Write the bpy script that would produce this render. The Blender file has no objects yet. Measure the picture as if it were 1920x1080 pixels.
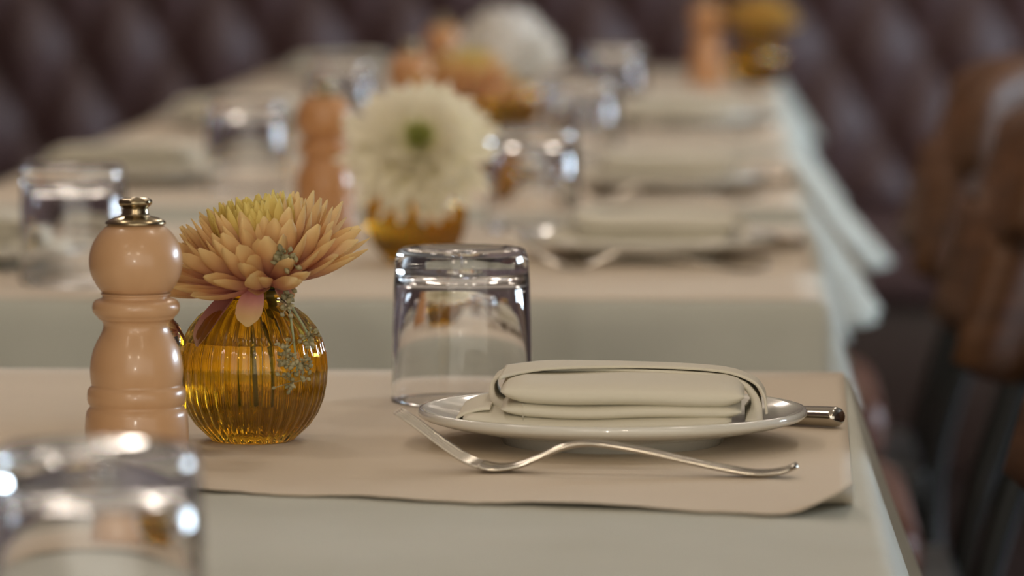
import bpy, bmesh, math, random
from mathutils import Matrix, Vector
random.seed(7)
R = math.radians
PI = math.pi
sc = bpy.context.scene
col = sc.collection

# ------------------------------------------------------------------ camera, world, lights, exposure
TZ = 0.75                      # height of the dressed table surface
cd = bpy.data.cameras.new('camera')
cam = bpy.data.objects.new('camera', cd)
col.objects.link(cam)
cam.location = (0.0, 0.0, TZ + 0.2935)
cam.rotation_euler = (R(90 - 4.574), 0, R(2.463))
cd.sensor_width = 36.0
cd.lens = 9500 / 1920 * 36.0
cd.clip_start = 0.05
cd.dof.use_dof = True
cd.dof.focus_distance = 2.66
cd.dof.aperture_fstop = 7.2
cd.dof.aperture_blades = 0
sc.camera = cam

sc.view_settings.view_transform = 'Standard'
sc.view_settings.look = 'None'
sc.view_settings.gamma = 1.0
sc.view_settings.use_curve_mapping = False
sc.view_settings.exposure = 0.25

w = bpy.data.worlds.new('world')
sc.world = w
w.use_nodes = True
bg = w.node_tree.nodes['Background']
bg.inputs[0].default_value = (0.86, 0.80, 0.70, 1)
bg.inputs[1].default_value = 1.35

def light(name, kind, loc, power, color, size=0.1, size_y=None, target=None, shape=None):
    ld = bpy.data.lights.new(name, kind)
    ld.energy = power
    ld.color = color
    if kind == 'AREA':
        ld.shape = shape or ('RECTANGLE' if size_y else 'DISK')
        ld.size = size
        if size_y: ld.size_y = size_y
    else:
        ld.shadow_soft_size = size
    o = bpy.data.objects.new(name, ld)
    col.objects.link(o)
    o.location = loc
    if target is not None:
        o.rotation_euler = (Vector(target) - Vector(loc)).to_track_quat('-Z', 'Y').to_euler()
    return o

WARM = (1.0, 0.83, 0.64)
for ly, lp in ((-1.2, 26), (0.9, 4), (3.0, 9), (5.1, 16), (7.2, 14)):     # two rows of small warm ceiling lamps
    for lx in (-1.05, 0.55):
        light('ceiling_lamp', 'POINT', (lx, ly, 2.62), lp, WARM if ly < 2 else (1.0, 0.87, 0.75), 0.13)
light('ceiling_fill', 'AREA', (-0.3, 3.6, 2.88), 11, WARM, 3.0, 8.0, (-0.3, 3.6, 0))  # added soft fill panel, stands in for lamp light bounced off the ceiling
light('window_daylight', 'AREA', (4.6, 6.4, 1.7), 165, (0.68, 0.84, 1.0), 2.2, 0.8, (0.0, 5.2, 0.8))
light('video_lamp', 'POINT', (-0.13, -0.12, TZ + 0.32), 17.0, (1.0, 0.93, 0.82), 0.022)

sc.cycles.max_bounces = 14
sc.cycles.transmission_bounces = 14
sc.cycles.glossy_bounces = 6
sc.cycles.blur_glossy = 0.4
sc.cycles.sample_clamp_indirect = 20.0

# ------------------------------------------------------------------ helpers
def link(o, parent=None):
    col.objects.link(o)
    if parent is not None: o.parent = parent
    return o

def mesh(verts, faces, smooth=True):
    me = bpy.data.meshes.new('mesh')
    me.from_pydata([tuple(v) for v in verts], [], faces)
    if smooth:
        for p in me.polygons: p.use_smooth = True
    me.update()
    return me

def obj(name, me, mat, parent=None, loc=None, rot=None):
    o = bpy.data.objects.new(name, me)
    link(o, parent)
    if mat is not None and not me.materials:
        me.materials.append(M[mat])
    if loc is not None: o.location = loc
    if rot is not None: o.rotation_euler = rot
    return o

def tag(o, label=None, cat=None, group=None, kind=None):
    if label: o['label'] = label
    if cat: o['category'] = cat
    if group: o['group'] = group
    if kind: o['kind'] = kind
    return o

def thing(name, label, cat, loc=(0, 0, 0), rz=0.0, group=None):
    o = bpy.data.objects.new(name, None)
    o.empty_display_size = 0.02
    link(o)
    o.location = loc
    o.rotation_euler = (0, 0, rz)
    return tag(o, label, cat, group)

KIDS = {}
def copy_tree(o, parent=None):
    c = o.copy()
    link(c)
    c.parent = parent
    for ch in [k for k in bpy.data.objects if k.parent == o]:
        copy_tree(ch, c)
    return c

def place(src, loc, rz, label, used=[]):
    """first use takes the source itself, later ones a copy"""
    if src.name in used:
        o = copy_tree(src)
    else:
        used.append(src.name); o = src
    o.location = loc
    o.rotation_euler = (0, 0, rz)
    o['label'] = label
    return o

def P(x, d, z=0.0):            # centimetres: across, away, above the table surface
    return (x / 100, d / 100, TZ + z / 100)

def lathe(profile, seg=48, mod=None, closed=False):
    """profile: list of (r, z); mod(r, z, angle) -> r"""
    V, F = [], []
    n = len(profile)
    for (r, z) in profile:
        for k in range(seg):
            a = 2 * PI * k / seg
            rr = mod(r, z, a) if mod else r
            V.append((rr * math.cos(a), rr * math.sin(a), z))
    rng = n if closed else n - 1
    for i in range(rng):
        j = (i + 1) % n
        for k in range(seg):
            l = (k + 1) % seg
            F.append((i * seg + k, i * seg + l, j * seg + l, j * seg + k))
    return V, F

def spline(pts, n):
    """Catmull-Rom through pts -> n+1 samples"""
    out = []
    m = len(pts)
    for i in range(n + 1):
        t = i / n * (m - 1)
        k = min(int(t), m - 2)
        u = t - k
        p0, p1, p2, p3 = [Vector(pts[max(0, min(m - 1, q))]) for q in (k - 1, k, k + 1, k + 2)]
        out.append(0.5 * ((2 * p1) + (p2 - p0) * u + (2 * p0 - 5 * p1 + 4 * p2 - p3) * u * u + (3 * p1 - p0 - 3 * p2 + p3) * u ** 3))
    return out

def sweep(pts, wid, thk, seg=10, side=None, power=1.0):
    """sweep an ellipse (half width wid[i] along `side`, half thickness thk[i]) along pts"""
    V, F = [], []
    n = len(pts)
    for i, p in enumerate(pts):
        t = (pts[min(n - 1, i + 1)] - pts[max(0, i - 1)]).normalized()
        s = side if side is not None else (Vector((0, 0, 1)).cross(t) if abs(t.z) < 0.95 else Vector((1, 0, 0)).cross(t))
        s = (s - t * s.dot(t)).normalized()
        nn = t.cross(s)
        for k in range(seg):
            a = 2 * PI * k / seg
            c, q = math.cos(a), math.sin(a)
            c = math.copysign(abs(c) ** power, c); q = math.copysign(abs(q) ** power, q)
            V.append(p + s * (wid[i] * c) + nn * (thk[i] * q))
    for i in range(n - 1):
        for k in range(seg):
            l = (k + 1) % seg
            F.append((i * seg + k, i * seg + l, (i + 1) * seg + l, (i + 1) * seg + k))
    F.append(tuple(range(seg))[::-1])
    F.append(tuple((n - 1) * seg + k for k in range(seg)))
    return V, F

def tube(pts, rad, seg=8):
    pts = [Vector(p) for p in pts]
    rr = rad if isinstance(rad, (list, tuple)) else [rad] * len(pts)
    return sweep(pts, rr, rr, seg)

def join(parts):
    V, F = [], []
    for v, f in parts:
        b = len(V)
        V += list(v)
        F += [tuple(i + b for i in q) for q in f]
    return V, F

def rbox(x0, x1, y0, y1, z0, z1, bev=0.004, seg=3):
    bm = bmesh.new()
    bmesh.ops.create_cube(bm, size=1.0)
    for v in bm.verts:
        v.co = Vector((x0 + (v.co.x + .5) * (x1 - x0), y0 + (v.co.y + .5) * (y1 - y0), z0 + (v.co.z + .5) * (z1 - z0)))
    if bev > 0:
        bmesh.ops.bevel(bm, geom=bm.edges[:], offset=bev, segments=seg, profile=0.5, affect='EDGES')
    me = bpy.data.meshes.new('mesh')
    bm.to_mesh(me); bm.free()
    for p in me.polygons: p.use_smooth = bev > 0
    return me

# ------------------------------------------------------------------ materials
M = {}
def mat(name, color=(0.8, 0.8, 0.8), rough=0.5, metal=0.0, **kw):
    m = bpy.data.materials.new(name)
    m.use_nodes = True
    b = m.node_tree.nodes['Principled BSDF']
    b.inputs['Base Color'].default_value = (*color, 1)
    b.inputs['Roughness'].default_value = rough
    b.inputs['Metallic'].default_value = metal
    for k, v in kw.items():
        b.inputs[k.replace('_', ' ')].default_value = v
    M[name] = m
    return m

def nd(m, kind, **props):
    n = m.node_tree.nodes.new(kind)
    for k, v in props.items(): setattr(n, k, v)
    return n
def wire(m, a, ao, b, bi): m.node_tree.links.new(a.outputs[ao], b.inputs[bi])

def noise_color(m, c0, c1, scale=8, detail=4, stretch=None, p0=0.35, p1=0.65):
    b = m.node_tree.nodes['Principled BSDF']
    tc = nd(m, 'ShaderNodeTexCoord'); mp = nd(m, 'ShaderNodeMapping')
    if stretch: mp.inputs['Scale'].default_value = stretch
    nz = nd(m, 'ShaderNodeTexNoise'); nz.inputs['Scale'].default_value = scale; nz.inputs['Detail'].default_value = detail
    rp = nd(m, 'ShaderNodeValToRGB')
    rp.color_ramp.elements[0].color = (*c0, 1); rp.color_ramp.elements[0].position = p0
    rp.color_ramp.elements[1].color = (*c1, 1); rp.color_ramp.elements[1].position = p1
    wire(m, tc, 'Object', mp, 'Vector'); wire(m, mp, 'Vector', nz, 'Vector'); wire(m, nz, 'Fac', rp, 'Fac')
    wire(m, rp, 'Color', b, 'Base Color')
    return nz

def bump(m, scale=600, strength=0.2, dist=0.001, kind='noise', stretch=None, detail=3):
    b = m.node_tree.nodes['Principled BSDF']
    tc = nd(m, 'ShaderNodeTexCoord'); mp = nd(m, 'ShaderNodeMapping')
    if stretch: mp.inputs['Scale'].default_value = stretch
    nz = nd(m, 'ShaderNodeTexNoise'); nz.inputs['Scale'].default_value = scale; nz.inputs['Detail'].default_value = detail
    bp = nd(m, 'ShaderNodeBump'); bp.inputs['Strength'].default_value = strength; bp.inputs['Distance'].default_value = dist
    wire(m, tc, 'Object', mp, 'Vector'); wire(m, mp, 'Vector', nz, 'Vector'); wire(m, nz, 'Fac', bp, 'Height'); wire(m, bp, 'Normal', b, 'Normal')

m = mat('tablecloth', (0.60, 0.60, 0.545), 0.85); noise_color(m, (0.52, 0.525, 0.45), (0.57, 0.575, 0.50), 6); bump(m, 14, 0.35, 0.004)
m = mat('paper', (0.68, 0.575, 0.485), 0.75); noise_color(m, (0.655, 0.555, 0.425), (0.695, 0.595, 0.46), 5); bump(m, 9, 0.25, 0.004)
m = mat('napkin', (0.72, 0.68, 0.56), 0.85); bump(m, 900, 0.15, 0.0006)
mat('porcelain', (0.74, 0.73, 0.66), 0.12, 0.0, Coat_Weight=0.5)
m = mat('steel', (0.53, 0.49, 0.42), 0.12, 1.0)
mat('chrome', (0.80, 0.82, 0.86), 0.08, 1.0)
mat('brass_steel', (0.36, 0.29, 0.18), 0.22, 1.0)
m = mat('beech', (0.62, 0.37, 0.20), 0.36, 0.0, Coat_Weight=0.36, Coat_Roughness=0.12)
noise_color(m, (0.51, 0.295, 0.145), (0.61, 0.37, 0.20), 9, 5, (3.0, 3.0, 0.35)); 
m = mat('beech_orange', (0.55, 0.25, 0.09), 0.36, 0.0, Coat_Weight=0.5, Coat_Roughness=0.18)
noise_color(m, (0.50, 0.235, 0.085), (0.62, 0.31, 0.12), 9, 5, (3.0, 3.0, 0.35))
mat('glass', (1, 1, 1), 0.0, 0.0, Transmission_Weight=1.0, IOR=1.5)
mat('amber_glass', (0.945, 0.665, 0.11), 0.0, 0.0, Transmission_Weight=1.0, IOR=1.5)
mat('water', (0.99, 0.985, 0.96), 0.0, 0.0, Transmission_Weight=1.0, IOR=1.33)
mat('salt', (0.85, 0.85, 0.82), 0.8)
mat('stem_green', (0.085, 0.12, 0.03), 0.5)
mat('leaf_green', (0.30, 0.34, 0.18), 0.6)
m = mat('eucalyptus', (0.24, 0.25, 0.135), 0.6); noise_color(m, (0.20, 0.18, 0.085), (0.40, 0.36, 0.20), 160)
m = mat('chair_wood', (0.12, 0.05, 0.018), 0.6); noise_color(m, (0.09, 0.037, 0.013), (0.15, 0.064, 0.024), 5, 5, (1, 4, 12))
mat('chair_black', (0.010, 0.011, 0.010), 0.42)
m = mat('seat_leather', (0.17, 0.07, 0.04), 0.42); bump(m, 220, 0.2, 0.001)
m = mat('banquette_leather', (0.085, 0.043, 0.042), 0.52, 0.0, Specular_IOR_Level=0.6); bump(m, 160, 0.12, 0.002)
mat('dark_wood', (0.035, 0.016, 0.012), 0.4)
m = mat('floor_wood', (0.022, 0.012, 0.010), 0.4); noise_color(m, (0.016, 0.009, 0.008), (0.030, 0.016, 0.012), 4, 4, (1, 8, 1))
mat('wall_paint', (0.10, 0.065, 0.060), 0.7)
mat('ceiling_paint', (0.25, 0.22, 0.19), 0.8)
mat('window_glass', (1, 1, 1), 0.0, 0.0, Transmission_Weight=1.0, IOR=1.05)
mat('table_metal', (0.02, 0.02, 0.02), 0.35, 0.6)

def petal_mat(name, stops, rough=0.55, trans=0.38):
    m = mat(name, (1, 1, 1), rough)
    b = m.node_tree.nodes['Principled BSDF']
    at = nd(m, 'ShaderNodeAttribute', attribute_name='along')
    rp = nd(m, 'ShaderNodeValToRGB')
    el = rp.color_ramp.elements
    while len(el) < len(stops): el.new(0.5)
    for e, (p, c) in zip(el, stops):
        e.position = p; e.color = (*c, 1)
    wire(m, at, 'Fac', rp, 'Fac'); wire(m, rp, 'Color', b, 'Base Color')
    tr = nd(m, 'ShaderNodeBsdfTranslucent'); mx = nd(m, 'ShaderNodeMixShader'); mx.inputs[0].default_value = trans
    wire(m, rp, 'Color', tr, 'Color'); wire(m, b, 'BSDF', mx, 1); wire(m, tr, 'BSDF', mx, 2)
    wire(m, mx, 'Shader', m.node_tree.nodes['Material Output'], 'Surface')
petal_mat('petal_outer', [(0.0, (0.56, 0.17, 0.18)), (0.40, (0.68, 0.31, 0.23)), (0.75, (0.78, 0.50, 0.23)), (1.0, (0.84, 0.64, 0.30))])
petal_mat('petal_inner', [(0.0, (0.62, 0.32, 0.14)), (0.4, (0.78, 0.56, 0.15)), (1.0, (0.82, 0.68, 0.22))])
petal_mat('petal_pink', [(0.0, (0.50, 0.17, 0.17)), (0.6, (0.56, 0.26, 0.22)), (1.0, (0.62, 0.38, 0.27))])
petal_mat('petal_white', [(0.0, (0.80, 0.76, 0.30)), (0.45, (0.90, 0.84, 0.54)), (1.0, (0.93, 0.87, 0.72))], trans=0.15)
petal_mat('petal_green', [(0.0, (0.40, 0.46, 0.08)), (1.0, (0.60, 0.62, 0.22))])
petal_mat('petal_bright', [(0.0, (0.86, 0.82, 0.62)), (0.5, (0.94, 0.91, 0.84)), (1.0, (0.94, 0.91, 0.85))], trans=0.22)
petal_mat('petal_lemon', [(0.0, (0.46, 0.44, 0.12)), (1.0, (0.74, 0.72, 0.38))])
petal_mat('petal_gold', [(0.0, (0.50, 0.27, 0.06)), (1.0, (0.78, 0.52, 0.13))])

# ------------------------------------------------------------------ the room
YB = 9.45      # face of the back banquette
def slab(name, x0, x1, y0, y1, z0, z1, mt, parent=None):
    o = obj(name, rbox(x0, x1, y0, y1, z0, z1, 0), mt, parent)
    if parent is None: o['kind'] = 'structure'
    return o
slab('floor', -1.75, 4.7, -1.6, 10.3, -0.06, 0.0, 'floor_wood')
slab('ceiling', -1.75, 4.7, -1.6, 10.3, 2.9, 3.0, 'ceiling_paint')
slab('wall_left', -1.85, -1.75, -1.6, 10.3, 0.0, 2.9, 'wall_paint')
slab('wall_back', -1.85, 4.8, 10.2, 10.3, 0.0, 2.9, 'wall_paint')
# right wall with one long window
def multi_box(boxes):
    parts = []
    for (x0, x1, y0, y1, z0, z1) in boxes:
        me = [(x, y, z) for x in (x0, x1) for y in (y0, y1) for z in (z0, z1)]
        parts.append((me, [(0, 1, 3, 2), (4, 6, 7, 5), (0, 4, 5, 1), (2, 3, 7, 6), (0, 2, 6, 4), (1, 5, 7, 3)]))
    return mesh(*join(parts), smooth=False)
o = obj('wall_right', multi_box([(4.7, 4.8, -1.6, 10.2, 0, 1.22), (4.7, 4.8, -1.6, 10.2, 2.18, 2.9), (4.7, 4.8, -1.6, 5.2, 1.22, 2.18), (4.7, 4.8, 7.6, 10.2, 1.22, 2.18)]), 'wall_paint')
o['kind'] = 'structure'
win = bpy.data.objects.new('window_1', None); link(win); win.location = (4.75, 6.4, 1.22); win['kind'] = 'structure'
for zz in (0.0, 0.90): obj('window_rail', rbox(-0.05, 0.05, -1.2, 1.2, zz, zz + 0.06, 0.004), 'dark_wood', win)
for yy in (-1.2, -0.03, 1.14): obj('window_stile', rbox(-0.04, 0.04, yy, yy + 0.06, 0.06, 0.90, 0.004), 'dark_wood', win)
for yy in (-1.14, 0.03): obj('pane', rbox(-0.003, 0.003, yy, yy + 1.11, 0.06, 0.90, 0), 'window_glass', win)

# tufted banquettes
def tufted(width, height, pitch, rowh, depth, res=0.0125):
    nu, nv = int(width / res), int(height / res)
    V, F = [], []
    for j in range(nv + 1):
        for i in range(nu + 1):
            u, v = width * i / nu, height * j / nv
            a, b = u / pitch + v / (2 * rowh), u / pitch - v / (2 * rowh)
            q = abs(math.sin(PI * a)) * abs(math.sin(PI * b))
            e = min(1.0, min(v, height - v) / 0.06)
            V.append((u - width / 2, -depth * (q ** 0.55) * (0.35 + 0.65 * math.sqrt(max(0, e))) - 0.02, v))
            # crease lines come from the sine product, button pits where both vanish
    n = nu + 1
    for j in range(nv):
        for i in range(nu):
            F.append((j * n + i, j * n + i + 1, (j + 1) * n + i + 1, (j + 1) * n + i))
    # back rim so the padding is a solid cushion
    b0 = len(V)
    ring = [i for i in range(n)] + [j * n + nu for j in range(1, nv + 1)] + [nv * n + i for i in range(nu - 1, -1, -1)] + [j * n for j in range(nv - 1, 0, -1)]
    for i in ring: V.append((V[i][0], 0.05, V[i][2]))
    for k in range(len(ring)):
        l = (k + 1) % len(ring)
        F.append((ring[k], b0 + k, b0 + l, ring[l]))
    return mesh(V, F)

def banquette(label, width, loc, rz, zb=0.44, hb=0.78, pitch=0.176, rowh=0.147):
    t = thing('banquette', label, 'banquette', loc, rz)
    obj('base', rbox(-width / 2, width / 2, -0.50, 0.06, 0.0, 0.30, 0.01), 'dark_wood', t)
    obj('seat', rbox(-width / 2, width / 2, -0.55, 0.0, 0.30, 0.46, 0.035), 'banquette_leather', t)
    obj('back_panel', rbox(-width / 2, width / 2, 0.03, 0.12, 0.30, zb + hb + 0.03, 0.01), 'dark_wood', t)
    bk = obj('backrest', tufted(width, hb, pitch, rowh, 0.042), 'banquette_leather', t, (0, 0, zb))
    bv, bf = lathe([(0.0001, -0.008), (0.008, -0.006), (0.012, 0.0), (0.0125, 0.004)], 10)
    bme = mesh([(x, z - 0.016, y) for (x, y, z) in bv], bf)
    bme.materials.append(M['banquette_leather'])
    r = 0
    v = 0.0
    k = 0
    while v <= hb:
        u = (-0.0 if r % 2 == 0 else pitch / 2)
        while u <= width:
            if 0.05 < v < hb - 0.03 and 0.03 < u < width - 0.03 and k < 280:
                obj('button', bme, None, bk, (u - width / 2, 0, v)); k += 1
            u += pitch
        v += rowh; r += 1
    return t
banquette('dark maroon tufted leather banquette across the back of the room', 4.9, (1.05, YB, 0), 0)
banquette('dark maroon tufted leather bench along the left side of the tables', 8.6, (-1.40, 4.55, 0), R(90), pitch=0.30, rowh=0.25)

# ------------------------------------------------------------------ tables, cloths, paper
XL, XR = -0.722, 0.073
def cloth_mesh(x0, x1, y0, y1, drop, flare, corners, seed):
    """a cloth that lies flat on the rectangle and hangs over the edge with folds; corners: {(sx,sy): (extra flare, extra drop)}"""
    rnd = random.Random(seed)
    r = 0.012
    per = []                                        # (point on the edge, normal, arc length, corner key)
    step = 0.012
    sides = [((x0 + r, y0), (x1 - r, y0), (0, -1)), ((x1, y0 + r), (x1, y1 - r), (1, 0)), ((x1 - r, y1), (x0 + r, y1), (0, 1)), ((x0, y1 - r), (x0, y0 + r), (-1, 0))]
    ckeys = [(1, -1), (1, 1), (-1, 1), (-1, -1)]
    s = 0.0
    cpos = []
    for q, (a, b, nrm) in enumerate(sides):
        L = math.dist(a, b); n = max(2, int(L / step))
        for k in range(n):
            t = k / n
            per.append((Vector((a[0] + (b[0] - a[0]) * t, a[1] + (b[1] - a[1]) * t)), Vector(nrm), s + L * t))
        s += L
        ck = ckeys[q]
        cc = Vector((x1 - r if ck[0] > 0 else x0 + r, y1 - r if ck[1] > 0 else y0 + r))
        a0 = math.atan2(nrm[1], nrm[0])
        cpos.append((s, ck))
        for k in range(9):
            an = a0 + PI / 2 * k / 9
            nv = Vector((math.cos(an), math.sin(an)))
            per.append((cc + nv * r, nv, s + 0.02 * k / 9))
        s += 0.02
    tot = s
    ph = [rnd.uniform(0, 6.28) for _ in range(4)]
    rings = []
    inset = 0.0095
    rad = 0.007
    prof = [(-inset, 0.0), (-rad, 0.0), (-rad + rad * math.sin(R(30)), -rad + rad * math.cos(R(30))), (-rad + rad * math.sin(R(60)), -rad + rad * math.cos(R(60)))]
    for o, z in prof:
        rings.append([(p + nv * o, z) for (p, nv, ss) in per])
    nd_ = 9
    for k in range(1, nd_ + 1):
        t = k / nd_
        rg = []
        for (p, nv, ss) in per:
            f, dr = flare, drop
            wv = 0.010 * math.sin(ss * 23 + ph[0]) + 0.007 * math.sin(ss * 41 + ph[1])
            for (cs, ck) in cpos:
                dd = abs(ss - cs - 0.01); dd = min(dd, tot - dd)
                g = math.exp(-(dd / 0.055) ** 2)
                ef, ed = corners.get(ck, (0.035, 0.03))
                f += ef * g; dr += ed * g
                wv += 0.010 * g * math.sin(dd * 90)
            rg.append((p + nv * (f * t ** 0.9 + wv * t ** 1.3), -rad - dr * t))
        rings.append(rg)
    V, F = [], []
    n = len(per)
    for rg in rings:
        for (p, z) in rg: V.append((p.x, p.y, z))
    for i in range(len(rings) - 1):
        for k in range(n):
            l = (k + 1) % n
            F.append((i * n + k, (i + 1) * n + k, (i + 1) * n + l, i * n + l))
    F.append(tuple(range(n)))
    me = mesh(V, F)
    return me

tables = [  # y0, y1, corner shaping, words
    (1.60, 3.04, {(1, 1): (0.012, 0.02), (1, -1): (0.03, 0.03)}, 'nearest'),
    (3.54, 4.36, {(1, 1): (0.005, 0.00), (1, -1): (0.0, 0.0)}, 'second'),
    (4.55, 5.45, {(1, -1): (-0.006, 0.010), (1, 1): (0.01, 0.01)}, 'third'),
    (5.62, 6.52, {(1, -1): (0.075, 0.03), (1, 1): (0.03, 0.02)}, 'fourth'),
    (6.69, 8.10, {(1, -1): (0.03, 0.03), (1, 1): (0.03, 0.02)}, 'farthest'),
]
tname = {'nearest': 'nearest table', 'second': 'second table', 'third': 'third table', 'fourth': 'fourth table', 'farthest': 'farthest table'}
for i, (y0, y1, cr, wd) in enumerate(tables):
    xm, ym = (XL + XR) / 2, (y0 + y1) / 2
    t = thing('dining_table', 'dark pedestal dining table hidden under the white cloth, %s in the row' % wd, 'table', (xm, ym, 0), 0, 'tables in the row')
    hw, hl = (XR - XL) / 2 - 0.004, (y1 - y0) / 2 - 0.004
    obj('table_top', rbox(-hw, hw, -hl, hl, TZ - 0.032, TZ - 0.0022, 0.004), 'dark_wood', t)
    v, f = lathe([(0.001, 0.0), (0.19, 0.0), (0.19, 0.012), (0.05, 0.03), (0.035, 0.06), (0.035, 0.68), (0.06, 0.70), (0.16, 0.718), (0.001, 0.718)], 32)
    obj('pedestal', mesh(v, f), 'table_metal', t, (-0.06, 0, 0))
    me = cloth_mesh(XL, XR, y0, y1, 0.125 if i == 0 else 0.086 if i == 2 else 0.092, (0.034, 0.010, 0.054, 0.034, 0.034)[i], cr, 11 + i)
    c = obj('tablecloth', me, 'tablecloth', None, (0, 0, TZ))
    md = c.modifiers.new('thickness', 'SOLIDIFY'); md.thickness = 0.0016; md.offset = 1 if False else -1
    tag(c, {'nearest': 'white cloth with bare front strip draped over the nearest table',
            'second': 'white cloth hanging down the front of the second table from the camera',
            'third': 'white cloth draped over the third table, corner flaring at the right',
            'fourth': 'white cloth on the fourth table, pale corner sticking far out right',
            'farthest': 'white cloth draped over the farthest table before the maroon bench'}[wd], 'tablecloth', 'white tablecloths')

def paper_sheet(name, pts_near, pts_far, label, nx=120, ny=24, seed=0, curl=0.0):
    """sheet between a ragged near edge (left,right) and the far edge (left,right)"""
    rnd = random.Random(seed)
    V, F = [], []
    jag = []
    j = 0.0
    for i in range(nx + 1):
        j = j * 0.8 + rnd.uniform(-1, 1) * 0.0024
        jag.append(j)
    for b in range(ny + 1):
        tb = (b / ny) ** 1.8
        for i in range(nx + 1):
            u = i / nx
            A = Vector(pts_near[0]).lerp(Vector(pts_near[1]), u)
            B = Vector(pts_far[0]).lerp(Vector(pts_far[1]), u)
            p = A.lerp(B, tb)
            e = max(0.0, 1 - tb * 14)
            p.y += jag[i] * max(0, 1 - tb * 30)
            z = 0.0006 + curl * (e ** 2) * (0.55 + 0.3 * math.sin(u * 21 + seed) + 0.25 * math.sin(u * 47))
            if curl > 0 and u > 0.955:              # the lifted, dog-eared corner
                k = (u - 0.955) / 0.045
                z += 0.016 * (k ** 1.6) * (e ** 0.7)
                p.y += 0.010 * k * e
            V.append((p.x, p.y, TZ + z))
    n = nx + 1
    for b in range(ny):
        for i in range(nx):
            F.append((b * n + i, b * n + i + 1, (b + 1) * n + i + 1, (b + 1) * n + i))
    o = obj(name, mesh(V, F), 'paper')
    md = o.modifiers.new('thickness', 'SOLIDIFY'); md.thickness = 0.0004; md.offset = 1
    return tag(o, label, 'paper', 'paper table covers')
paper_sheet('table_paper', [(-0.705, 2.555), (0.058, 2.325)], [(-0.705, 3.034), (0.069, 3.03)], 'pinkish paper sheet with a torn front edge on the nearest table', seed=3, curl=0.0022)
paper_sheet('table_paper', [(-0.71, 3.552), (0.064, 3.552)], [(-0.71, 4.345), (0.064, 4.345)], 'pinkish paper sheet covering the second table', 40, 8, 4)
paper_sheet('table_paper', [(-0.71, 4.57), (0.064, 4.57)], [(-0.71, 5.44), (0.064, 5.44)], 'pinkish paper sheet covering the third table', 40, 8, 5)
paper_sheet('table_paper', [(-0.71, 5.64), (0.064, 5.64)], [(-0.71, 6.51), (0.064, 6.51)], 'pinkish paper sheet covering the fourth table', 40, 8, 6)
paper_sheet('table_paper', [(-0.71, 6.71), (0.064, 6.71)], [(-0.71, 8.08), (0.064, 8.08)], 'pinkish paper sheet covering the farthest table', 40, 8, 7)
ZP = 0.105     # cm, top of the paper

# ------------------------------------------------------------------ chairs
def make_chair():
    t = thing('dining_chair', '', 'chair', (0, 0, 0), 0, 'chairs tucked in on the right')
    obj('seat', rbox(-0.24, 0.128, -0.205, 0.205, 0.475, 0.555, 0.034, 4), 'seat_leather', t)
    obj('seat_frame', rbox(-0.225, 0.165, -0.195, 0.195, 0.44, 0.478, 0.006), 'chair_black', t)
    V, F = [], []
    nu, nv, th = 20, 8, 0.024
    for side in (0, 1):
        for j in range(nv + 1):
            for i in range(nu + 1):
                y = -0.215 + 0.43 * i / nu
                v = j / nv
                e = abs(2 * i / nu - 1)
                z = 0.655 + 0.205 * v + (0.012 * (1 - e ** 2) if True else 0) * (1 if v > .5 else -1) - (0.020 * e ** 6) * (1 if v > .5 else -1)
                x = 0.222 + 0.058 * v - 0.075 * (y / 0.215) ** 2 + (th if side else 0) * (1 - 0.35 * abs(2 * v - 1) ** 3)
                V.append((x, y, z))
    n = nu + 1; off = n * (nv + 1)
    for j in range(nv):
        for i in range(nu):
            q = (j * n + i, j * n + i + 1, (j + 1) * n + i + 1, (j + 1) * n + i)
            F.append(q[::-1]); F.append(tuple(k + off for k in q))
    ring = [i for i in range(n)] + [j * n + nu for j in range(1, nv + 1)] + [nv * n + i for i in range(nu - 1, -1, -1)] + [j * n for j in range(nv - 1, 0, -1)]
    for k in range(len(ring)):
        l = (k + 1) % len(ring)
        F.append((ring[k], ring[l], ring[l] + off, ring[k] + off))
    obj('backrest', mesh(V, F), 'chair_wood', t)
    for s in (-1, 1):
        y = 0.14 * s
        pts = spline([(0.25, y * 1.15, 0.0), (0.190, y * 1.1, 0.28), (0.172, y, 0.46), (0.222, y, 0.64), (0.262, y, 0.80)], 16)
        obj('leg', mesh(*sweep(pts, [0.016] * 17, [0.013] * 17, 8)), 'chair_black', t)
        pts = spline([(-0.225, 0.18 * s, 0.0), (-0.21, 0.175 * s, 0.44)], 6)
        obj('leg', mesh(*sweep(pts, [0.015] * 7, [0.013] * 7, 8)), 'chair_black', t)
        pts = spline([(-0.215, 0.178 * s, 0.2), (0.212, 0.155 * s, 0.2)], 6)
        obj('stretcher', mesh(*sweep(pts, [0.009] * 7, [0.009] * 7, 8)), 'chair_black', t)
    return t
ch = make_chair()
place(ch, (0.025, 2.96, 0), 0, 'brown wooden chair cut off by the right edge of the photo')
place(ch, (0.025, 4.13, 0), 0, 'brown curved-back wooden chair tucked in at the second table')
place(ch, (0.025, 5.07, 0), 0, 'brown curved-back wooden chair tucked in at the third table, behind another chair')

# ------------------------------------------------------------------ tableware builders
def make_plate():
    prof = [(0.001, 0.0075), (0.030, 0.0070), (0.056, 0.0068), (0.0575, 0.0), (0.060, 0.0), (0.0625, 0.0065), (0.080, 0.0105), (0.095, 0.0145), (0.1045, 0.0182),
            (0.1066, 0.0205), (0.1068, 0.0232), (0.1058, 0.0248), (0.1040, 0.0250), (0.1022, 0.0236), (0.096, 0.0196), (0.085, 0.0152), (0.072, 0.0122), (0.060, 0.0110), (0.030, 0.0108), (0.001, 0.0108)]
    prof = [(r * 0.957, z * 0.735) for r, z in prof]
    v, f = lathe(prof, 96)
    o = obj('dinner_plate', mesh(v, f), 'porcelain')
    return tag(o, 'x', 'plate', 'white plates')

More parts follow.
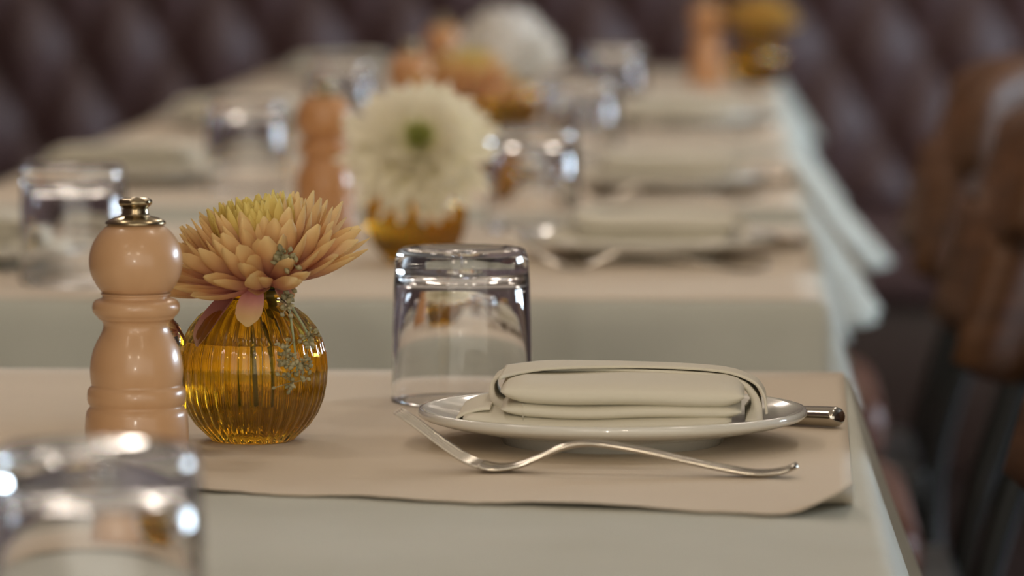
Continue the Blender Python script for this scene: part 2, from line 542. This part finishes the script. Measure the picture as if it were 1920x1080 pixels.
def make_tumbler():
    H = 0.0865
    out = [(0.0402, 0.0006), (0.0402, 0.0012), (0.0402, 0.003), (0.0399, 0.02), (0.0393, 0.045), (0.0384, 0.068), (0.0378, 0.078), (0.0371, 0.0825), (0.0357, 0.0855), (0.0335, H), (0.030, H + 0.0002), (0.0255, H - 0.0002), (0.020, H - 0.0012), (0.010, H - 0.002), (0.0002, H - 0.0022)]
    inn = [(0.0002, 0.0722), (0.012, 0.0722), (0.022, 0.0721), (0.0285, 0.0716), (0.0318, 0.0704), (0.0335, 0.0680), (0.0343, 0.0640), (0.0352, 0.0560), (0.0361, 0.0460), (0.0369, 0.0340), (0.0376, 0.0200), (0.03806, 0.0040), (0.03812, 0.0016), (0.0382, 0.0010), (0.0385, 0.0002), (0.0393, -0.0003), (0.0399, 0.0)]
    v, f = lathe(out + inn, 96, closed=False)
    n = len(out + inn)
    # close rim
    b = (n - 1) * 96
    for k in range(96):
        l = (k + 1) % 96
        f.append((b + k, b + l, l, k))
    v = [(x, y, z + 0.0004) for (x, y, z) in v]
    o = obj('water_glass', mesh(v, f), 'glass')
    return tag(o, 'x', 'glass', 'upturned water glasses')

def make_mill(wood, name='pepper_mill'):
    k = 1 / 37.25 / 100
    def zz(y): return (864 - y) * k
    t = thing(name, 'x', 'pepper mill', (0, 0, 0), 0, 'wooden pepper mills')
    prof = [(1, 864), (94, 864), (98, 858), (98.5, 830), (98, 800), (96.5, 780), (95, 771), (91, 765.5), (88.5, 762), (88.5, 759.5), (91.5, 756), (93.5, 748), (93.6, 740), (92.5, 731), (89, 725.5), (84.5, 722.5),
            (85.5, 719), (87.5, 706), (88.3, 692), (86.5, 675), (82, 655), (74.5, 638), (67, 625), (62.5, 614), (62, 606), (64.5, 600), (67, 597.5), (70.5, 596), (72.5, 593.5), (73, 591), (77, 588.5), (81.5, 582), (83, 574), (81.5, 566), (77, 560.5), (69, 557.5), (64, 556), (63.5, 551), (66, 549.5), (66, 547), (20, 546.5), (1, 546.5)]
    v, f = lathe([(r * k, zz(y)) for r, y in prof], 64)
    body = obj('body', mesh(v, f), wood, t)
    c = 487.0
    hp = [(1, 546), (60, 546)]
    for q in range(0, 19):
        a = R(-44 + q * (118 / 18))
        hp.append((88.5 * math.cos(a), c - 84.5 * math.sin(a)))
    hp += [(1, 403.5)]
    v, f = lathe([(r * k, zz(y)) for r, y in hp], 64)
    obj('head', mesh(v, f), wood, t)
    cp = [(1, 408), (56, 417), (57.5, 415), (56, 411.5), (44, 405), (30, 401.5), (26, 399.5), (24.5, 395), (24, 389), (22, 384), (1, 384)]
    v, f = lathe([(r * k, zz(y)) for r, y in cp], 40)
    obj('cap', mesh(v, f), 'brass_steel', t)
    kp = [(1, 390), (19, 389.5), (22.5, 387), (27, 383), (31, 378), (31.5, 374), (29.5, 370.5), (25, 368), (21, 369.5), (16, 371), (12, 368), (6, 366), (1, 365.5)]
    def knurl(r, z, a): return r * (1 + 0.045 * math.cos(6 * a)) if r > 20 * k else r
    v, f = lathe([(r * k, zz(y)) for r, y in kp], 60, knurl)
    obj('knob', mesh(v, f), 'brass_steel', t)
    return t

def vase_profile():
    out = [(0.0004, 0.0010), (0.0150, 0.0008), (0.0190, 0.0), (0.0215, 0.0006), (0.0250, 0.0040), (0.0298, 0.0085), (0.0342, 0.0150), (0.0372, 0.0225), (0.0388, 0.0310), (0.0392, 0.0385), (0.0385, 0.0460), (0.0364, 0.0535),
           (0.0330, 0.0600), (0.0285, 0.0655), (0.0235, 0.0697), (0.0190, 0.0722), (0.0163, 0.0742), (0.0155, 0.0760), (0.0160, 0.0780), (0.0172, 0.0798), (0.0178, 0.0806), (0.0170, 0.0812)]
    inn = [(0.0160, 0.0806), (0.0146, 0.0785), (0.0139, 0.0758), (0.0148, 0.0728), (0.0176, 0.0704), (0.0220, 0.0676), (0.0268, 0.0636), (0.0311, 0.0584), (0.0344, 0.0522), (0.0364, 0.0454), (0.0371, 0.0385), (0.0367, 0.0314), (0.0352, 0.0234), (0.0323, 0.0164), (0.0280, 0.0104), (0.0225, 0.0066), (0.0120, 0.0056), (0.0004, 0.0055)]
    return out, inn

def make_vase():
    out, inn = vase_profile()
    nr = 36
    def flute(r, z, a):
        if z > 0.0725 or r < 0.02: return r
        w = min(1.0, (0.0725 - z) / 0.006) * min(1.0, (r - 0.02) / 0.006)
        s = abs(math.sin(a * nr / 2))
        return r + 0.00115 * w * (s ** 0.7 - 0.65)
    v, f = lathe(out + inn, nr * 10, lambda r, z, a: flute(r, z, a) if (r, z) in oset else r)
    t = thing('flower_vase', 'x', 'vase', (0, 0, 0), 0, 'amber glass vases')
    obj('body', mesh(v, f), 'amber_glass', t)
    # water: reaches a hair into the glass
    lev = 0.0525
    wp = [(r + 0.00025, z - 0.0001) for r, z in reversed(inn) if z < lev]
    wp[0] = (0.0004, wp[0][1])
    wp += [(0.0346, lev), (0.0335, lev - 0.0003), (0.02, lev - 0.0006), (0.0004, lev - 0.0006)]
    v, f = lathe(wp, 72)
    obj('water', mesh(v, f), 'water', t)
    return t
oset = set(vase_profile()[0])

def make_napkin():
    """folded linen: three soft folds with their round edges to the front, wrapped by an outer layer"""
    t = thing('folded_napkin', 'x', 'napkin', (0, 0, 0), 0, 'folded napkins')
    def fold(name, x0, x1, y0, y1, zc, h, sag, tilt=0.0, bul=0.0, seed=0, lift=0.0):
        nx, ns = 40, 22
        V, F = [], []
        for i in range(nx + 1):
            u = i / nx
            x = x0 + (x1 - x0) * u
            e = 1 - (2 * u - 1) ** 2
            pinch = 0.22 + 0.78 * min(1, e * 3.0) ** 0.5
            zo = zc + sag * e + tilt * (u - 0.5) + lift * (2 * u - 1) ** 4 + 0.0006 * math.sin(9 * u + seed)
            for k in range(ns):
                a = 2 * PI * k / ns
                c, s = math.cos(a), math.sin(a)
                yy = (y0 + y1) / 2 + (y1 - y0) / 2 * math.copysign(abs(c) ** 0.45, c) - bul * e * (1 if c < 0 else 0)
                z = zo + h / 2 * pinch * math.copysign(abs(s) ** 0.8, s) * (1 - 0.25 * max(0, c))
                V.append((x, yy, z))
        for i in range(nx):
            for k in range(ns):
                l = (k + 1) % ns
                F.append((i * ns + k, (i + 1) * ns + k, (i + 1) * ns + l, i * ns + l))
        F.append(tuple(range(ns))); F.append(tuple(nx * ns + k for k in range(ns))[::-1])
        obj(name, mesh(V, F), 'napkin', t)
    fold('fold', -0.0740, 0.0640, -0.0480, 0.050, 0.0050, 0.0100, 0.0, 0.0, 0.002, 1, 0.0035)
    fold('fold', -0.0545, 0.0690, -0.0465, 0.050, 0.0132, 0.0098, -0.0010, 0.0, 0.002, 2)
    fold('fold', -0.0545, 0.0705, -0.0500, 0.048, 0.0222, 0.0136, -0.0012, -0.002, 0.003, 3)
    # outer layer: over the top, down the right end, curled under at the left
    def wrap(name, pts, y0, y1, th=0.0016, n=70, ny=8, bend=0.0, puff=0.0):
        c = spline([(x, 0, z) for x, z in pts], n)
        V, F = [], []
        for side in (0, 1):
            for j in range(ny + 1):
                v = j / ny
                y = y0 + (y1 - y0) * v
                for i in range(n + 1):
                    tg = (c[min(n, i + 1)] - c[max(0, i - 1)]).normalized()
                    nn = Vector((-tg.z, 0, tg.x))
                    ee = abs(2 * i / n - 1)
                    p = c[i] - nn * ((th + puff * ee ** 3) * (1 - side))
                    V.append((p.x, y + bend * (1 - v) * math.sin(PI * i / n) ** 0.6, p.z - 0.0012 * v))
        m_ = n + 1; off = m_ * (ny + 1)
        for j in range(ny):
            for i in range(n):
                q = (j * m_ + i, j * m_ + i + 1, (j + 1) * m_ + i + 1, (j + 1) * m_ + i)
                F.append(q[::-1]); F.append(tuple(k + off for k in q))
        ring = [i for i in range(m_)] + [j * m_ + n for j in range(1, ny + 1)] + [ny * m_ + i for i in range(n - 1, -1, -1)] + [j * m_ for j in range(ny - 1, 0, -1)]
        for k in range(len(ring)):
            l = (k + 1) % len(ring)
            F.append((ring[k], ring[l], ring[l] + off, ring[k] + off))
        obj(name, mesh(V, F), 'napkin', t)
    wrap('outer_layer', [(-0.043, 0.0075), (-0.052, 0.0078), (-0.0600, 0.0120), (-0.0628, 0.0190), (-0.0595, 0.0258), (-0.046, 0.0290), (-0.02, 0.0296), (0.01, 0.0292), (0.04, 0.0282), (0.058, 0.0268), (0.0705, 0.0236), (0.0770, 0.0180), (0.0795, 0.0130), (0.0800, 0.0085)], -0.0475, 0.049, bend=0.058, puff=0.0075)
    wrap('outer_layer', [(-0.056, 0.0290), (-0.035, 0.0314), (-0.01, 0.0315), (0.02, 0.0310), (0.046, 0.0299), (0.064, 0.0279), (0.0765, 0.0232), (0.0815, 0.0170), (0.0827, 0.011)], -0.037, 0.048, 0.0014, bend=0.05)
    wrap('under_layer', [(-0.0755, 0.0040), (-0.0785, 0.0075), (-0.0745, 0.0110), (-0.066, 0.0135), (-0.0605, 0.0140)], -0.040, 0.05, 0.0014, 30)
    return t

def make_fork():
    t = thing('dinner_fork', 'x', 'fork', (0, 0, 0), 0, 'forks')
    pr = [(3.10, .62), (2.85, .47), (2.3, .27), (1.3, .16), (0.2, .25), (-1.9, .62), (-4.5, 1.14), (-6.5, 1.43), (-7.6, 1.46), (-8.7, 1.22), (-9.9, .68), (-10.9, .30), (-11.9, .17), (-12.7, .30)]
    pts = spline([(x / 100, 0, z / 100 + 0.0004) for x, z in pr], 70)
    wid = []
    for p in pts:
        x = p.x * 100
        if x > -8:   wd = 0.42 + 0.46 * max(0, (x + 8) / 11.1) ** 1.3
        else:        wd = 0.42 + 0.75 * min(1, (-8 - x) / 4.2) ** 1.4
        if x > 2.2:  wd *= math.sqrt(max(0.02, 1 - ((x - 2.2) / 0.92) ** 2))
        wid.append(wd / 100)
    obj('handle', mesh(*sweep(pts, wid, [0.0016] * len(pts), 12, Vector((0, 1, 0)), 0.7)), 'steel', t)
    tp = [(-12.5, .26), (-13.3, .50), (-14.3, 1.10), (-15.4, 1.88), (-16.3, 2.52), (-16.95, 2.92)]
    for k in range(4):
        yo = (-0.93 + 0.62 * k) / 100
        pts = spline([(x / 100, yo * (1.0 if i < 3 else 0.96), z / 100 + 0.0004) for i, (x, z) in enumerate(tp)], 22)
        wd = [0.0021 - 0.0010 * (i / 22) for i in range(23)]
        obj('tine', mesh(*sweep(pts, wd, [0.00095 - 0.0003 * (i / 22) for i in range(23)], 8, Vector((0, 1, 0)), 0.7)), 'steel', t)
    return t

def make_knife():
    t = thing('table_knife', 'x', 'knife', (0, 0, 0), 0, 'knives')
    pts = spline([(0.0, 0, .62), (-0.12, 0, .61), (-0.4, 0, .60), (-1.0, 0, .60), (-3, 0, .56), (-6, 0, .50), (-8.6, 0, .46)], 96)
    pts = [Vector((p.x / 100, 0, p.z / 100)) for p in pts]
    def cap(x): return math.sqrt(max(0.0004, 1 - max(0.0, 1 + x / 0.0055) ** 2.4))
    wd = [(0.80 + 2.9 * p.x) / 100 * cap(p.x) for p in pts]
    th = [(0.56 + 1.6 * p.x) / 100 * cap(p.x) for p in pts]
    obj('handle', mesh(*sweep(pts, wd, th, 14, Vector((0, 1, 0)))), 'steel', t)
    pts = spline([(-0.084, 0, .0046), (-0.10, 0, .0040), (-0.15, 0, .0025), (-0.20, 0, .0012), (-0.218, .002, .0010)], 30)
    wd = [0.0060 + 0.0035 * math.sin(PI * min(1, i / 26)) for i in range(31)]
    for i in range(26, 31): wd[i] *= 1 - (i - 25) / 6.5
    obj('blade', mesh(*sweep(pts, wd, [0.0009] * 31, 8, Vector((0, 1, 0)))), 'steel', t)
    return t

# ------------------------------------------------------------------ flowers
PETALS = {}
def petal_mesh(L, W, curl, cup, material, twist=0.0, tipw=0.5):
    key = (L, W, curl, cup, material, twist, tipw)
    if key in PETALS: return PETALS[key]
    n = 8
    pts = []
    x = z = 0.0
    for i in range(n + 1):
        t = i / n
        a = curl * (t ** 1.3)
        if i: 
            x += L / n * math.cos(a); z += L / n * math.sin(a)
        pts.append((x, z, a, t))
    V, F, al = [], [], []
    for (x, z, a, t) in pts:
        wdt = W / 2 * (0.30 + 0.70 * math.sin(PI * min(1.0, 0.12 + 0.62 * t)) ** 1.2)
        if t > 0.72: wdt *= math.sqrt(max(0.03, 1 - ((t - 0.72) / 0.285) ** 2))
        for s in (-1, -0.5, 0, 0.5, 1):
            up = cup * wdt * (s * s) * (1 - 0.3 * t)
            tw = twist * t * s * wdt
            V.append((x - math.sin(a) * up, s * wdt, z + math.cos(a) * up + tw)); al.append(t)
    for i in range(n):
        for k in range(4):
            F.append((i * 5 + k, i * 5 + k + 1, (i + 1) * 5 + k + 1, (i + 1) * 5 + k))
    me = mesh(V, F)
    at = me.attributes.new('along', 'FLOAT', 'POINT')
    at.data.foreach_set('value', al)
    me.materials.append(M[material])
    PETALS[key] = me
    return me

def bloom(name, label, cat, loc, axis, N, spec, stem_to, seed, roll=0.0, group='cut flowers in the vases'):
    """spec(u) -> dict(L, W, curl, cup, a0, mat, r0, z0); axis: direction the flower faces"""
    rnd = random.Random(seed)
    t = thing(name, label, cat, loc, 0, group)
    q = Vector(axis).normalized().to_track_quat('Z', 'X').to_matrix().to_4x4() @ Matrix.Rotation(roll, 4, 'Z')
    for i in range(N):
        u = (i + 0.5) / N
        s = spec(u)
        me = petal_mesh(round(s['L'], 3), round(s['W'], 3), round(s['curl'], 1), s['cup'], s['mat'], rnd.choice((-0.5, 0.0, 0.5)))
        az = i * R(137.508) + rnd.uniform(-0.09, 0.09)
        tilt = s['a0'] + rnd.uniform(-1, 1) * s.get('jit', 0.07)
        k = rnd.uniform(0.90, 1.07)
        mx = q @ Matrix.Rotation(az, 4, 'Z') @ Matrix.Translation((s['r0'], 0, s['z0'])) @ Matrix.Rotation(-tilt, 4, 'Y') @ Matrix.Rotation(rnd.uniform(-0.25, 0.25), 4, 'X') @ Matrix.Scale(k, 4)
        o = obj('petal', me, None, t)
        o.matrix_local = mx
    # receptacle and stem
    v, f = lathe([(0.0005, -0.006), (0.004, -0.005), (0.0075, -0.001), (0.0085, 0.003), (0.006, 0.006), (0.0005, 0.007)], 16)
    o = obj('calyx', mesh(v, f), 'stem_green', t); o.matrix_local = q
    a = q @ Vector((0, 0, -0.004))
    e = Vector(stem_to) - Vector(loc)
    mid = (a + e) / 2 + Vector((a.x, a.y, -0.004)) * 0.3
    pts = spline([a, a + (q.to_3x3() @ Vector((0, 0, -0.012))), mid, e], 16)
    obj('stem', mesh(*tube(pts, 0.0024)), 'stem_green', t)
    return t

def mum_spec(u):
    if u < 0.34:
        k = u / 0.34
        return dict(L=0.034 + 0.006 * round(k * 3) / 3, W=0.0065, curl=0.5, cup=0.9, a0=R(88 - 26 * k), mat='petal_inner', r0=0.001 + 0.004 * k, z0=0.006, jit=0.11)
    if u < 0.66:
        k = (u - 0.34) / 0.32
        return dict(L=0.042 + 0.006 * round(k * 4) / 4, W=0.0080, curl=0.8, cup=0.9, a0=R(58 - 30 * k), mat='petal_inner' if k < .55 else 'petal_outer', r0=0.005, z0=0.004, jit=0.10)
    k = (u - 0.66) / 0.34
    return dict(L=0.050 + 0.005 * round(k * 4) / 4, W=0.0108, curl=0.9 if k < .5 else 0.6, cup=0.9, a0=R(26 - 34 * k), mat='petal_outer', r0=0.006, z0=0.001, jit=0.10)

def white_spec(u):
    if u < 0.14:
        return dict(L=0.014 + 0.004 * round(u / 0.14 * 2) / 2, W=0.006, curl=0.5, cup=0.5, a0=R(70 - 34 * u / 0.14), mat='petal_green', r0=0.001, z0=0.015)
    k = (u - 0.14) / 0.86
    return dict(L=0.025 + 0.034 * round(k ** 0.8 * 6) / 6, W=0.0112, curl=0.3 if k < .4 else 0.0, cup=0.35, a0=R(36 - 38 * k), mat='petal_white', r0=0.002 + 0.004 * k, z0=0.013 * (1 - k), jit=0.06)

def pompom_spec(u):
    if u < 0.12:
        return dict(L=0.043, W=0.011, curl=0.4, cup=0.6, a0=R(84), mat='petal_lemon', r0=0.002, z0=0.016)
    k = (u - 0.12) / 0.88
    return dict(L=0.060 + 0.010 * round(k * 4) / 4, W=0.017, curl=1.0, cup=0.4, a0=R(62 - 92 * k), mat='petal_bright', r0=0.004, z0=0.012 * (1 - k), jit=0.08)

def gold_spec(u):
    s = mum_spec(u)
    s['mat'] = 'petal_gold'
    return s

# ------------------------------------------------------------------ set the tables
zp = ZP
plate, glass_, napkin, fork, knife = make_plate(), make_tumbler(), make_napkin(), make_fork(), make_knife()
mill = make_mill('beech')
mill2 = make_mill('beech_orange')
vase = make_vase()

def setting(px, pd, words, rz=0.0, cutlery=True):
    place(plate, P(px, pd, zp), rz, 'white round plate under a folded napkin, ' + words)
    place(napkin, P(px - 0.15 * math.cos(rz), pd - 0.9 * math.cos(rz), zp + 0.90), rz, 'cream folded linen napkin, ' + words)
    if cutlery:
        c, s = math.cos(rz), math.sin(rz)
        def rel(dx, dy): return (px + dx * c - dy * s, pd + dx * s + dy * c)
        fx = rel(6.4, -15.3)
        place(fork, P(fx[0], fx[1], zp), rz + R(-7.4), 'steel fork lying tines up beside the plate, ' + words)
        kx = rel(12.2, 7.0)
        place(knife, P(kx[0], kx[1], zp), rz + R(-29), 'steel knife with thick handle behind the plate, ' + words)
setting(-6.1, 264.3, 'sharp in the foreground of the nearest table')
setting(-6.4, 396, 'on the right side of the second table')
setting(-6.4, 482, 'on the right side of the third table')
setting(-6.4, 606, 'on the right side of the fourth table')
setting(-59, 386, 'at the left photo edge on the second table', PI, False)
setting(-58.5, 491, 'on the left side of the third table', PI, False)
setting(-58.5, 603, 'on the left side of the fourth table', PI, False)
setting(-57, 748, 'on the left side of the farthest table', PI, False)

for (x, d, lab) in [(-15.1, 285, 'clear upturned water glass behind the sharp white plate and napkin'),
                    (-23.1, 183.5, 'large blurred upturned water glass in the bottom left foreground'),
                    (-48.0, 369, 'clear upturned water glass behind the pepper mill at the left'),
                    (-46.0, 482, 'blurred upturned water glass left of the third pepper mill and white flower'),
                    (-45.0, 588, 'blurred upturned water glass on the left of the fourth table'),
                    (-16.6, 428, 'blurred upturned water glass right of the large white flower'),
                    (-15.6, 534, 'blurred upturned water glass on the right half of the third table'),
                    (-14.6, 640, 'blurred upturned water glass on the right half of the fourth table')]:
    place(glass_, P(x, d, zp), 0, lab)

place(mill, P(-30.05, 255, zp), R(25), 'pale wooden pepper mill with round head, left of the pink and yellow flower')
place(mill2, P(-33.0, 411, zp), 0, 'orange-brown wooden pepper mill left of the big white flower')
place(mill2, P(-32.3, 512, zp), 0, 'orange-brown pepper mill mostly hidden behind the big white flower')
place(mill2, P(-34.6, 612, zp), 0, 'orange-brown pepper mill left of the far white pompom flower')
place(mill2, P(-3.3, 728, zp), 0, 'orange-brown pepper mill at the far right end beside a yellow flower')

for (x, d, lab) in [(-25.0, 264.2, 'round ribbed amber glass vase holding the pink and yellow flower'),
                    (-24.2, 390, 'round ribbed amber glass vase under the big white flower'),
                    (-25.6, 497, 'round ribbed amber glass vase under the blurred orange-yellow flower'),
                    (-26.0, 600, 'round ribbed amber glass vase under the far white pompom'),
                    (4.0, 729, 'round ribbed amber glass vase at the far right table end')]:
    place(vase, P(x, d, zp), R(3), lab)

f1 = bloom('chrysanthemum', 'sharp chrysanthemum with yellow top and pink underside in the nearest amber vase', 'flower', P(-24.2, 263.8, 8.35), (-0.17, -0.10, 1), 286, mum_spec, P(-24.9, 264.3, 2.3), 5)
for (az, tl, L, W, mt, r0) in [(-146, -46, 0.040, 0.0190, 'petal_pink', 0.015), (-104, -50, 0.024, 0.0150, 'petal_outer', 0.016), (-62, -24, 0.014, 0.010, 'petal_outer', 0.016), (-96, -10, 0.014, 0.012, 'petal_outer', 0.012)]:
    me = petal_mesh(L, W, -0.1, 0.5, mt)
    o = obj('petal', me, None, f1)
    o.matrix_local = Matrix.Rotation(R(az), 4, 'Z') @ Matrix.Translation((r0, 0, -0.0005)) @ Matrix.Rotation(R(-tl), 4, 'Y')
bloom('chrysanthemum', 'big white chrysanthemum with green centre facing the camera', 'flower', P(-23.9, 388.5, 8.75), (0.05, -0.84, 0.55), 280, white_spec, P(-24.2, 390, 2.5), 8)
bloom('chrysanthemum', 'blurred yellow and pink chrysanthemum between the two white flowers', 'flower', P(-25.8, 497, 8.4), (0.05, -0.15, 1), 150, mum_spec, P(-25.6, 497, 2.5), 9)
bloom('chrysanthemum', 'blurred white pompom chrysanthemum with lemon centre at the top middle', 'flower', P(-26.4, 599, 7.8), (-0.1, -0.35, 0.8), 240, pompom_spec, P(-26.0, 600, 2.5), 10)
bloom('chrysanthemum', 'blurred golden yellow chrysanthemum at the top right table end', 'flower', P(4.3, 728.5, 8.5), (0.12, -0.1, 1), 140, gold_spec, P(4.0, 729, 2.5), 12)

# seeded eucalyptus sprig over the lip of the nearest vase
def sprig():
    rnd = random.Random(21)
    base = Vector(P(-25.0, 264.2, 0))
    t = thing('eucalyptus_sprig', 'grey-green seeded eucalyptus sprig hanging over the front of the sharp amber vase', 'sprig', base)
    def rel(px, py, d):      # centimetres: right of vase axis, height, towards the camera
        return Vector((px / 100, -d / 100, py / 100))
    main = spline([rel(0.2, 4.5, 0.2), rel(0.6, 7.4, 0.9), rel(1.1, 8.9, 1.7), rel(1.7, 9.1, 2.2), rel(2.0, 8.1, 2.5), rel(2.3, 6.7, 3.1), rel(2.55, 5.2, 3.7), rel(2.7, 4.0, 3.9)], 40)
    obj('stem', mesh(*tube(main, [0.0009 - 0.0004 * i / 40 for i in range(41)], 6)), 'leaf_green', t)
    side1 = spline([rel(2.0, 8.0, 2.5), rel(2.4, 7.2, 2.5), rel(3.0, 6.2, 2.6), rel(3.4, 5.2, 2.7)], 14)
    obj('stem', mesh(*tube(side1, 0.0006, 6)), 'leaf_green', t)
    side2 = spline([rel(1.3, 9.0, 1.9), rel(1.9, 10.0, 3.2), rel(2.1, 10.4, 4.2)], 10)
    obj('stem', mesh(*tube(side2, 0.0006, 6)), 'leaf_green', t)
    def cluster(c, spread, n, size):
        parts = []
        for _ in range(n):
            dv = Vector((rnd.gauss(0, 1), rnd.gauss(0, 0.5) - 0.4, rnd.gauss(0, 1)))
            p = c + Vector((dv.x * spread[0], dv.y * 0.003, dv.z * spread[1]))
            ax = Vector((rnd.uniform(-1, 1), rnd.uniform(-1, .2), rnd.uniform(-1, 1))).normalized()
            q = ax.to_track_quat('Z', 'X').to_matrix()
            k = size * rnd.uniform(0.7, 1.25)
            v, f = lathe([(0.0001, -1.3 * k), (0.45 * k, -0.9 * k), (0.85 * k, 0), (0.75 * k, 0.55 * k), (0.3 * k, 1.0 * k), (0.0001, 1.25 * k)], 8)
            parts.append(([p + q @ Vector(a) for a in v], f))
            parts.append(tube([c.lerp(p, 0.0), p], 0.00025, 4))
        o = obj('seed_cluster', mesh(*join(parts)), 'eucalyptus', t)
        o['kind'] = 'stuff'
    cluster(rel(2.05, 10.0, 4.3), (0.0030, 0.0030), 26, 0.0017)
    cluster(rel(1.9, 8.5, 2.8), (0.0036, 0.0034), 12, 0.0014)
    cluster(rel(2.1, 7.4, 3.2), (0.0026, 0.0022), 10, 0.0014)
    cluster(rel(3.3, 5.9, 3.0), (0.0028, 0.0035), 16, 0.0013)
    cluster(rel(2.1, 5.2, 4.0), (0.0034, 0.0040), 22, 0.0013)
    cluster(rel(2.9, 4.5, 3.9), (0.0050, 0.0032), 26, 0.0013)
    cluster(rel(2.5, 3.6, 4.1), (0.0036, 0.0024), 12, 0.0012)
sprig()

# salt shaker peeping out between mill and vase
def salt_shaker():
    def tall(pr, n): return lathe([(r, z * 1.12) for r, z in pr], n)
    t = thing('salt_shaker', 'small chrome-capped glass salt shaker behind the pale pepper mill', 'salt shaker', P(-29.6, 259.7, zp))
    v, f = tall([(0.0002, 0.0), (0.0150, 0.0), (0.0160, 0.0015), (0.0158, 0.02), (0.0146, 0.046), (0.0140, 0.0475), (0.0130, 0.0475), (0.0136, 0.045), (0.0146, 0.02), (0.0146, 0.005), (0.0002, 0.004)], 40)
    obj('body', mesh(v, f), 'glass', t)
    v, f = tall([(0.0002, 0.0045), (0.0142, 0.0054), (0.0142, 0.02), (0.0135, 0.034), (0.008, 0.0355), (0.0002, 0.036)], 32)
    obj('salt', mesh(v, f), 'salt', t)
    v, f = tall([(0.0150, 0.0445), (0.0156, 0.0450), (0.0156, 0.0490), (0.0146, 0.0530), (0.0120, 0.0580), (0.0085, 0.0612), (0.0045, 0.0628), (0.0002, 0.0632)], 40)
    obj('cap', mesh(v, f), 'chrome', t)
salt_shaker()
